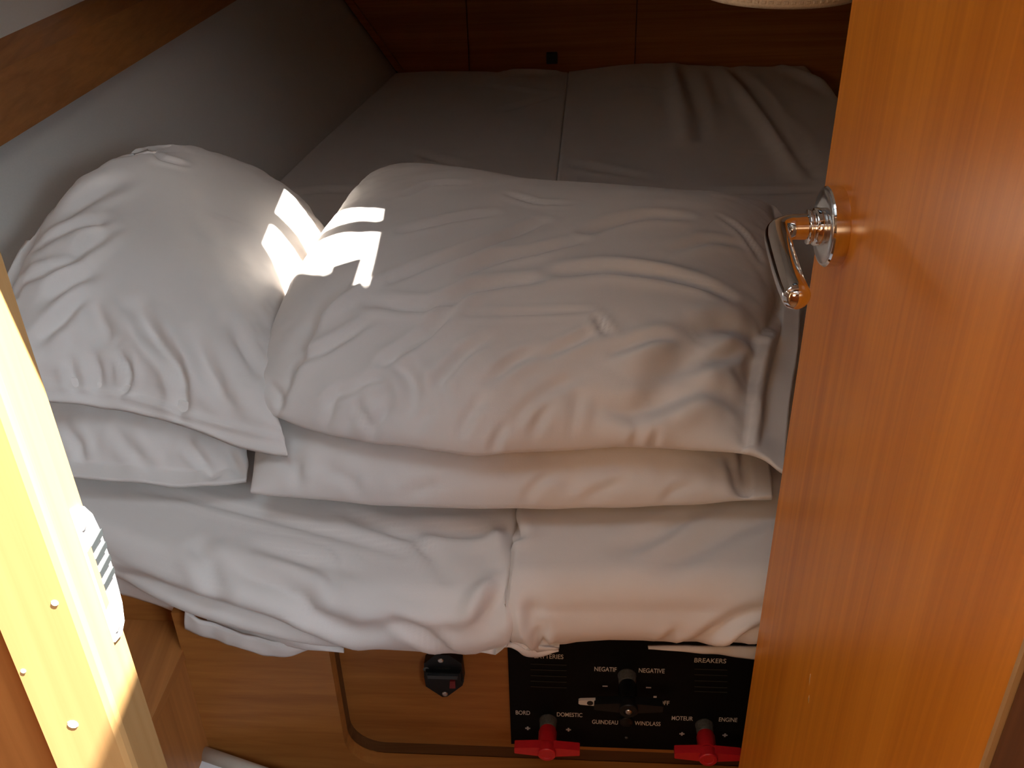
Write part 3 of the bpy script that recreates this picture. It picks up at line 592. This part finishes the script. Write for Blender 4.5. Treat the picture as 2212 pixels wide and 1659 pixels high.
# ------------------------------------------------------------------ left door jamb with its strike plate
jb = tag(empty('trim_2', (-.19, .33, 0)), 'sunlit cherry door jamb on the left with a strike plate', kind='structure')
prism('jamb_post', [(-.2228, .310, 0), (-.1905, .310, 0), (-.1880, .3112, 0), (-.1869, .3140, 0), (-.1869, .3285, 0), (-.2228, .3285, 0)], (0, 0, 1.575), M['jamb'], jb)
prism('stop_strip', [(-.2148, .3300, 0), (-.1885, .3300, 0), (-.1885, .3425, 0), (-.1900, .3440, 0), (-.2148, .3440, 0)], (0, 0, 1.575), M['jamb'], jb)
sp = prism('strike_plate', [(-.1888, y, z) for y, z in ((.3295, 1.2600), (.3295, 1.3330), (.3340, 1.3345), (.3400, 1.3318), (.3448, 1.3235), (.3470, 1.3120), (.3476, 1.2980), (.3474, 1.2830), (.3462, 1.2690), (.3430, 1.2600), (.3370, 1.2572))], (.0022, 0, 0), M['steel'], jb, bevel=.0007)
box('latch_slot', (-.1870, .3305, 1.280), (-.1862, .3345, 1.314), M['jamb'], sp)
for k in range(4):
    z = 1.287 + k * .0075
    prism('reflection_stripe', [(-.1866, .3352, z), (-.1846, .3440, z + .003), (-.1846, .3440, z + .0062), (-.1866, .3352, z + .0036)], (.0004, 0, 0), M['slate'], sp)  # dark stripes standing for the reflection in the polished plate
for z in (1.3265, 1.2655):
    lathe('screw', [(.0001, 0.0012), (.0022, .0010), (.0030, .0)], (-.1866, .3340, z), (1, 0, 0), M['steel'], sp, n=16)
for px, py, w in ((157, 1565, .0026), (118, 1303, .0016), (50, 1450, .0012)):
    c = at_y(px, py, .3098); lathe('paint_chip', [(w, -.0002), (w * .9, .0002)], c, (0, -1, 0), M['paint'], jb, n=10, smooth=False)
lintel = struct(box('trim_3', (-.2228, .310, 1.575), (.300, .344, 1.62), M['jamb'], bevel=.003)); lintel['label'] = 'cherry head of the door frame'
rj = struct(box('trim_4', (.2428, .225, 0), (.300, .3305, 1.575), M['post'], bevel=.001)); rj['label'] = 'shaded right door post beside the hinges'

# ------------------------------------------------------------------ open door with its lever handle
HG, FE = Vector((.2407, .335, 0)), Vector((.2514, .745, 0)); DD = (FE - HG).normalized(); DN = Vector((-DD.y, DD.x, 0))   # DN faces left
dr = tag(empty('door_1', HG), 'cherry veneer cabin door standing open on the right with a chrome lever', kind='structure')
prism('door_leaf', [HG + Vector((0, 0, .10)), FE + Vector((0, 0, .10)), FE + Vector((0, 0, 1.565)), HG + Vector((0, 0, 1.565))], -DN * .022, M['door'], dr, bevel=.0012)
prism('edge_lipping', [HG - DD * .0035 + Vector((0, 0, .10)), HG + Vector((0, 0, .10)), HG + Vector((0, 0, 1.565)), HG - DD * .0035 + Vector((0, 0, 1.565))], -DN * .022 , M['jamb'], dr)
Pd = tuple(HG); nd = tuple(DN)
RC = Vector(on_plane(1812, 489, Pd, nd))
hnd = lathe('handle_rosette', [(.0300, 0), (.0302, .0008), (.0302, .0105), (.0292, .0118), (.0276, .0120), (.0100, .0122)], RC, DN, M['chrome'], dr, n=64)
auto_smooth(hnd, .5); hnd['label'] = 'round chrome rosette'
lathe('rosette_face', [(.0276, .0119), (.0276, .0123), (.0200, .0124)], RC, DN, M['satin'], hnd, n=64)
lathe('neck_collar', [(.0140, .012), (.0142, .0125), (.0142, .019), (.0132, .0195), (.0118, .0200), (.0118, .0215), (.0130, .022), (.0130, .024)], RC, DN, M['chrome'], hnd, n=40)
zH = RC.z
def lp(n_, d_, dz=0.0): return RC + DN * n_ + DD * d_ + Vector((0, 0, dz))
path = catmull([lp(.020, 0), lp(.030, 0), lp(.038, -.001), lp(.0465, -.0075), lp(.0500, -.020), lp(.0525, -.040), lp(.0555, -.070), lp(.0575, -.096), lp(.0580, -.112), lp(.0580, -.1165), lp(.0580, -.1205)], 6)
n_ = len(path); rad = []
for i in range(n_):
    t = i / (n_ - 1); r = .0100 - .0006 * t
    if t > .80: r *= math.sqrt(max(0.03, 1 - ((t - .80) / .204) ** 2))
    rad.append(r)
tube('lever', path, rad, M['chrome'], hnd, n=28)
for px, py, h in ((1750, 1470, .006), (1748, 1512, .004)):
    c = Vector(on_plane(px, py, Pd, nd)); tube('scratch', [c - Vector((0, 0, h)), c + Vector((0, .001, 0)), c + Vector((0, 0.0018, h))], [.0002, .0006, .0002], M['jamb'], dr, n=6)

# ------------------------------------------------------------------ berth base: recessed front and the low locker on the left
A_B = math.radians(-4.6); BO = Vector((-.0155, .880, 0)); BT = Matrix.Translation(BO) @ Matrix.Rotation(A_B, 4, 'Z'); BTI = BT.inverted()
BN = BT.to_3x3() @ Vector((0, -1, 0)); BX = BT.to_3x3() @ Vector((1, 0, 0))
def bl(px, py, off=0.0):
    """photo point -> berth-front local (x, z) on the plane standing off the recessed board by off"""
    q = BTI @ Vector(on_plane(px, py, BO + BN * off, tuple(BN))); return q.x, q.z
def bw(x, y, z): return BT @ Vector((x, y, z))
def lprism(name, pts, y0, y1, mat, parent, bevel=0.0, seg=2): return prism(name, [bw(x, y0, z) for x, z in pts], BT.to_3x3() @ Vector((0, y1 - y0, 0)), mat, parent, bevel, seg)
RD = 0.036
xl, _ = bl(728, 1510, RD); _, zb = bl(900, 1655, RD); xc, zc = bl(425, 1520, RD); _, ztop = bl(415, 1405, RD)
bb = tag(empty('berth_base', (BO.x, BO.y, 0)), 'cherry berth front with a rounded recess under the mattress', 'berth')
r = .045; arc = [(xl + r - r * math.cos(t), zb + r - r * math.sin(t)) for t in [k * math.pi / 16 for k in range(9)]]
lprism('front_panel', [(xc, .742), (xl, .742)] + arc + [(1.00, zb), (1.00, 0.0), (xc, 0.0)], -RD, -RD + .020, M['front'], bb)
cove = []
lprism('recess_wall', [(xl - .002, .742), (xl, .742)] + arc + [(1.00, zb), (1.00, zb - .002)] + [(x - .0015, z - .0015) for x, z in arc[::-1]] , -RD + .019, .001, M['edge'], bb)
lprism('recess_board', [(xl - .01, .742), (1.00, .742), (1.00, zb - .01), (xl - .01, zb - .01)], 0.0, .012, M['front'], bb)
lprism('bed_board', [(xc + .02, .742), (.80, .742), (.80, .730), (xc + .02, .730)], .05, 1.98, M['front'], bb)
# low locker
lk = tag(empty('locker', tuple(bw(xc, -.1, 0))), 'low cherry locker with a flat top in the corner left of the berth front', 'locker')
lprism('side_panel', [(xc - .016, 0), (xc, 0), (xc, ztop - .001), (xc - .016, ztop - .001)], -.30, .02, M['wall'], lk)
lprism('top', [(xc - .19, ztop - .016), (xc + .002, ztop - .016), (xc + .002, ztop), (xc - .19, ztop)], -.30, .030, M['boxtop'], lk, bevel=.0015)
bx = [(xc - .19, ztop), (xc - .012, ztop), (xc - .012, ztop + .018), (xc - .018, ztop + .034), (xc - .026, .7405), (xc - .19, .7405)]
lprism('back_panel', bx, .012, .028, M['front'], lk, bevel=.0015)

# white moulded step with a rounded cream lip
zw = bw(0, 0, bl(437, 1607, RD)[1]).z
wa, wb_, wc = (Vector(at_z(x, y, zw)) for x, y in ((440, 1612), (592, 1664), (420, 1664)))
dirn = (wb_ - wa).normalized()
st = tag(empty('moulded_step', (wa.x, wa.y, 0)), 'white moulded step with a rounded cream lip on the cabin floor', 'step')
far = wa + dirn * .30
prism('tread', [wa, far, far + Vector((0, -.30, 0)), Vector((wa.x + .002, wa.y - .42, zw))], (0, 0, -zw), M['grp'], st, bevel=.003)
perp = Vector((dirn.y, -dirn.x, 0))
tube('lip', [wa + dirn * .004 + perp * .010 + Vector((0, 0, -.002)), wa + dirn * .15 + perp * .010 + Vector((0, 0, -.002)), far + perp * .010 + Vector((0, 0, -.002))], .0105, M['lip'], st, n=24)

# ------------------------------------------------------------------ bedding
def bed(name, key, mat, label, cat, group):
    V, Fq, cap = mattress_surface(MATTRESS[key]); V = V + normals(V, Fq) * fold_offset(V, FOLD.get(key, []))[:, None]
    V[:, 0] = np.maximum(V[:, 0], hull_x(V[:, 1], V[:, 2]) + .003)
    o = soft_mesh(name, V, Fq, mat, None, cap[::-1]); return tag(o, label, cat, group)
ml = bed('mattress', 'left', M['sheet'], 'left berth mattress under a creased white sheet against the hull side', 'mattress', 'berth mattresses')
mr = bed('mattress', 'right', M['sheet'], 'right berth mattress under a white sheet, running behind the open door', 'mattress', 'berth mattresses')
def pillow(key, label):
    V, Fq, nt = pillow_surface(PILLOW[key]); N_ = normals(V, Fq); off = fold_offset(V[:nt], FOLD.get(key, []))
    V[:nt] += N_[:nt] * off[:, None]
    V[:, 0] = np.maximum(V[:, 0], hull_x(V[:, 1], V[:, 2]) + .003)
    return tag(soft_mesh('pillow', V, Fq, M['case'], None), label, 'pillow', 'white pillows in two stacks of two')
pillow('right_bottom', 'lower white pillow of the right-hand stack, lying flat on the sheet')
pillow('right_top', 'big wrinkled white pillow on top of the right-hand stack')
pillow('left_bottom', 'lower white pillow of the left-hand stack, squeezed under the leaning pillow')
pillow('left_top', 'upper white pillow of the left-hand stack, leaning up against the hull side')
def hem_strip(name, top, bot, parent, thick=.003, wav=.002, seed=1):
    """hanging cloth between an upper and a lower edge (lists of world points)"""
    T, Bm = curve_fn(top), curve_fn(bot); n, k = 90, 7; u = np.linspace(0, 1, n); rows = []
    for j in range(k):
        s = j / (k - 1); P = T(u) * (1 - s) + Bm(u) * s
        P[:, 1] += wav * vnoise(u * 9, np.full(n, s * 1.2 + seed), seed) - .003 * math.sin(math.pi * s); rows.append(P)
    G = np.array(rows); H = G + np.array([0.0, thick, 0.0]); V = np.concatenate([G.reshape(-1, 3), H.reshape(-1, 3)]); Fq = []
    for j in range(k - 1):
        for i in range(n - 1):
            a_ = j * n + i; Fq.append((a_, a_ + n, a_ + n + 1, a_ + 1)); Fq.append(tuple(x + n * k for x in (a_ + 1, a_ + n + 1, a_ + n, a_)))
    lp_ = [i for i in range(n)] + [j * n + n - 1 for j in range(1, k)] + [(k - 1) * n + i for i in range(n - 2, -1, -1)] + [j * n for j in range(k - 2, 0, -1)]
    for a_, b_ in zip(lp_, lp_[1:] + lp_[:1]): Fq.append((a_, b_, b_ + n * k, a_ + n * k))
    return soft_mesh(name, V, Fq, M['sheet'], parent)
def yy(pts, Yf): return [at_y(x, y, Yf(x)) for x, y in pts]
f1 = lambda x: .818 + max(0, (640 - x)) * .00030
hem_strip('sheet_hem', yy([(230, 1232), (330, 1270), (400, 1296), (500, 1322), (590, 1350), (690, 1388), (742, 1404)], f1),
          yy([(230, 1276), (330, 1306), (400, 1328), (470, 1352), (555, 1383), (650, 1402), (744, 1406)], f1), ml, seed=2)
f2 = lambda x: .822 + max(0, (640 - x)) * .00016
hem_strip('sheet_hem', yy([(398, 1322), (450, 1346), (520, 1370), (600, 1388), (690, 1396)], f2),
          yy([(398, 1362), (458, 1384), (527, 1399), (606, 1421), (690, 1400)], f2), ml, seed=5, wav=.004)
f3 = lambda x: .812
hem_strip('sheet_hem', yy([(1400, 1398), (1480, 1397), (1560, 1398), (1650, 1400), (1740, 1400)], f3),
          yy([(1400, 1399), (1480, 1408), (1554, 1415), (1640, 1425), (1740, 1432)], f3), mr, seed=8, wav=.001)
f4 = lambda x: .800
hem_strip('sheet_hem', yy([(1085, 1385), (1110, 1390), (1150, 1394), (1206, 1402)], f4),
          yy([(1085, 1398), (1112, 1402), (1136, 1419), (1172, 1418), (1207, 1403)], f4), mr, seed=9, wav=.001)

# ------------------------------------------------------------------ circuit breaker in the recess
def text_mesh(name, s, cx, cz, width, height, y, mat, parent):
    cu = bpy.data.curves.new(name, 'FONT'); cu.body = s; cu.size = 1.0; cu.offset = 0.010
    t = bpy.data.objects.new(name, cu); COL.objects.link(t)
    bpy.context.view_layer.update()
    me = bpy.data.meshes.new_from_object(t.evaluated_get(bpy.context.evaluated_depsgraph_get()))
    bpy.data.objects.remove(t); bpy.data.curves.remove(cu)
    co = np.array([v.co[:] for v in me.vertices]); lo, hi = co.min(0), co.max(0)
    for v in me.vertices:
        v.co = bw(cx + ((v.co.x - lo[0]) / (hi[0] - lo[0]) - .5) * width, y, cz + ((v.co.y - lo[1]) / (hi[1] - lo[1]) - .5) * height)
    me.name = name
    return link_mesh(name, me, mat, parent)
def strip(name, cx, cz, w, h, y, mat, parent): return lprism(name, [(cx - w / 2, cz - h / 2), (cx + w / 2, cz - h / 2), (cx + w / 2, cz + h / 2), (cx - w / 2, cz + h / 2)], y - .0004, y, mat, parent)
OFF = .014
cb = tag(empty('circuit_breaker', tuple(bw(*[bl(958, 1462)[0], 0, bl(958, 1462)[1]]))), 'black hexagonal circuit breaker screwed to the recessed board', 'breaker')
outl = [bl(x, y, OFF) for x, y in ((916, 1433), (940, 1415), (968, 1415), (997, 1433), (1002, 1472), (999, 1481), (966, 1505), (956, 1506), (920, 1483), (916, 1463))]
body = lprism('body', outl, -OFF, -.0002, M['black'], cb, bevel=.0012)
lv = [bl(x, y, OFF + .006) for x, y in ((919, 1452), (994, 1455), (998, 1477), (990, 1487), (925, 1484), (918, 1474))]
hs = lprism('housing', lv, -OFF - .006, -OFF + .001, M['black'], cb, bevel=.0012)
lv = [bl(x, y, OFF + .009) for x, y in ((923, 1458), (989, 1460), (988, 1467), (924, 1465))]
lprism('lever', lv, -OFF - .010, -OFF - .005, M['slate'], cb, bevel=.001)
lv = [bl(x, y, OFF + .008) for x, y in ((972, 1471), (983, 1471), (984, 1486), (971, 1486))]
lprism('red_button', lv, -OFF - .009, -OFF - .005, M['dred'], cb, bevel=.001)
for px, py in ((952, 1427), (961, 1499)):
    x, z = bl(px, py, OFF); lathe('screw', [(.0040, -.0005), (.0040, .0006), (.0028, .0013), (.0012, .0011)], bw(x, -OFF, z), BN, M['satin'], cb, n=20)
x, z = bl(921, 1446, OFF); lathe('fixing_hole', [(.0042, -.0002), (.0042, .0005), (.0030, .0006)], bw(x, -OFF, z), BN, M['grey'], cb, n=20)
x, z = bl(957, 1444, OFF); text_mesh('lettering', 'HI-AMP', x, z, .0185, .0048, -OFF - .0004, M['dimink'], body)
x, z = bl(957, 1452, OFF); text_mesh('lettering', '120', x, z, .0080, .0042, -OFF - .0004, M['dimink'], body)

# ------------------------------------------------------------------ battery switch panel
x0, ztp = bl(1096, 1392, .004); _, zbt = bl(1105, 1607, .004)
PW = .330
bp_ = tag(empty('battery_panel', tuple(bw(x0, 0, zbt))), 'black battery switch panel with white lettering under the mattress', 'switch panel')
plate = lprism('plate', [(x0, zbt), (x0 + PW, zbt), (x0 + PW, .728), (x0, .728)], -.004, -.0002, M['blackm'], bp_, bevel=.0006)
YP = -.0046
def pt(px, py): return bl(px, py, .0046)
def word(s, pxa, pxb, py, h=.0080):
    a_, z = pt(pxa, py); b_, _ = pt(pxb, py)
    text_mesh('lettering', s, (a_ + b_) / 2, z, b_ - a_, h, YP, M['ink'], plate)
for s, a_, b_, y in (('BATTERIES', 1154, 1217, 1417), ('BREAKERS', 1500, 1569, 1426), ('NEGATIF', 1284, 1332, 1445), ('NEGATIVE', 1380, 1436, 1448), ('BORD', 1114, 1145, 1539), ('DOMESTIC', 1203, 1258, 1543),
                     ('GUINDEAU', 1279, 1335, 1559), ('WINDLASS', 1371, 1427, 1562), ('MOTEUR', 1451, 1497, 1551), ('ENGINE', 1553, 1593, 1554), ('OFF', 1424, 1446, 1518)): word(s, a_, b_, y)
for px, py in ((1307, 1482), (1401, 1485)):
    x, z = pt(px, py); strip('minus_mark', x, z, .0066, .0020, YP, M['ink'], plate)
for px, py in ((1140, 1573), (1228, 1576), (1473, 1585), (1566, 1588)):
    x, z = pt(px, py); lprism('plus_mark', [(x + a_ * .0011, z + b_ * .0011) for a_, b_ in ((-3, -1), (-1, -1), (-1, -3), (1, -3), (1, -1), (3, -1), (3, 1), (1, 1), (1, 3), (-1, 3), (-1, 1), (-3, 1))], YP - .0004, YP, M['ink'], plate)
for px, py, w in ((1415, 1505, .004), (1414, 1530, .0035)):
    x, z = pt(px, py); strip('dial_mark', x, z, w, .003, YP, M['ink'], plate)
for (pa, pb, ys) in ((1146, 1224, (1434, 1446, 1459, 1471, 1483)), (1500, 1571, (1445, 1457, 1470, 1483, 1493))):
    for y in ys:
        a_, z = pt(pa, y); b_, _ = pt(pb, y + 2); strip('fine_print', (a_ + b_) / 2, z, b_ - a_, .0010, YP, M['dimink'], plate)
for px, py in ((1353, 1594), (1354, 1543)):
    x, z = pt(px, py); lathe('screw', [(.0020, 0), (.0018, .0008)], bw(x, -.004, z), BN, M['grey'], bp_, n=16)
x, z = pt(1353, 1557); lathe('push_button', [(.0090, 0), (.0090, .003), (.0075, .004)], bw(x, -.004, z), BN, M['black'], bp_, n=28)

def isolator(px, py, mat, label, stem_len=.044, tag_piece=False):
    x, z = bl(px, py, .010); O = bw(x, -.004, z)
    lathe('switch_collar', [(.0118, 0), (.0118, .002), (.0112, .003), (.0108, .013), (.0098, .015)], O, BN, M['grey'], bp_, n=32)
    T = BT @ Matrix.Translation((x, -.004, z))
    k = tag(empty('isolator_key', tuple(T @ Vector((0, -.015, 0)))), label, 'isolator key', 'battery isolator keys')
    s = lathe('stem', [(.0095, .010), (.0100, .0150), (.0118, .020), (.0118, stem_len - .004)], O, BN, mat, k, n=32); auto_smooth(s, .7)
    hh = [(-.0415, -.0060), (-.0400, -.0072), (-.012, -.0115), (0, -.0130), (.012, -.0115), (.0400, -.0072), (.0415, -.0060), (.0415, .0060), (.0400, .0070), (.010, .0105), (0, .0112), (-.010, .0105), (-.0400, .0070), (-.0415, .0060)]
    tb = prism('crossbar', [T @ Vector((a_, -stem_len - .006, b_ * .74)) for a_, b_ in hh], BT.to_3x3() @ Vector((0, .012, 0)), mat, k, bevel=.0022, seg=3); auto_smooth(tb, .8)
    bs = lathe('boss', [(.0115, stem_len - .002), (.0115, stem_len + .0100), (.0105, stem_len + .0112), (.0065, stem_len + .0114), (.0060, stem_len + .0106)], O, BN, mat, k, n=32); auto_smooth(bs, .6)
    if tag_piece:
        lathe('centre_screw', [(.0040, stem_len + .0100), (.0036, stem_len + .0125), (.0010, stem_len + .0120)], O, BN, M['satin'], k, n=20)
        y0 = -stem_len + .002
        w_ = prism('white_tip', [T @ Vector((a_, y0 - .002, b_)) for a_, b_ in ((-.0605, -.0022), (-.0585, -.0036), (-.0420, -.0052), (-.0400, .0052), (-.0585, .0036), (-.0605, .0022))], BT.to_3x3() @ Vector((0, .004, 0)), M['ink'], k, bevel=.0006)
        lathe('tip_ring', [(.0038, 0), (.0038, .0006), (.0030, .0008)], T @ Vector((-.0465, y0 - .002, 0)), BN, M['black'], w_, n=20)
    return k
isolator(1184, 1563, M['red'], 'red isolator key standing under the BORD and DOMESTIC lettering')
isolator(1522, 1573, M['red'], 'red isolator key standing under the MOTEUR and ENGINE lettering')
isolator(1355, 1466, M['black'], 'black isolator key with a white tip between NEGATIF and NEGATIVE', .046, True)

# ------------------------------------------------------------------ hanging lamp at the top right
lc = Vector((.303, 1.135, 1.3805))
la = tag(empty('hanging_lamp', tuple(lc)), 'cream woven drum lampshade hanging at the top beside the door edge', 'lamp')
sh = lathe('shade', [(.0835, .002), (.0850, .0), (.0850, .004), (.0800, .13), (.0790, .13), (.0835, .006)], lc, (0, 0, 1), M['lamp'], la, n=72)
bm = bmesh.new()
for k in range(26):
    z = .006 + k * .0048; rr = .0850 - .005 * z / .13
    for j in range(72):
        a0 = 2 * math.pi * (j + (k % 2) * .5) / 72
        q = [(a0 - .03, z - .0018), (a0 + .03, z - .0018), (a0 + .03, z + .0018), (a0 - .03, z + .0018)]
        c_ = [bm.verts.new(lc + Vector((rr * math.cos(t), rr * math.sin(t), h))) for t, h in q]
        e_ = [bm.verts.new(lc + Vector(((rr + .0009) * math.cos(a0 + (t - a0) * .6), (rr + .0009) * math.sin(a0 + (t - a0) * .6), z + (h - z) * .5))) for t, h in q]
        bm.faces.new(e_)
        for i in range(4): bm.faces.new((c_[i], c_[(i + 1) % 4], e_[(i + 1) % 4], e_[i]))
wv = from_bm('weave', bm, M['lamp'], sh); wv['kind'] = 'stuff'
lathe('cord_stem', [(.003, .05), (.003, .5245)], lc, (0, 0, 1), M['satin'], la, n=12)
lathe('bulb_holder', [(.012, .05), (.016, .06), (.016, .10), (.004, .115)], lc, (0, 0, 1), M['satin'], la, n=20)
for k in range(3):
    a_ = k * 2.0944; tube('spoke', [lc + Vector((.003 * math.cos(a_), .003 * math.sin(a_), .12)), lc + Vector((.0795 * math.cos(a_), .0795 * math.sin(a_), .125))], .0012, M['satin'], la, n=6)
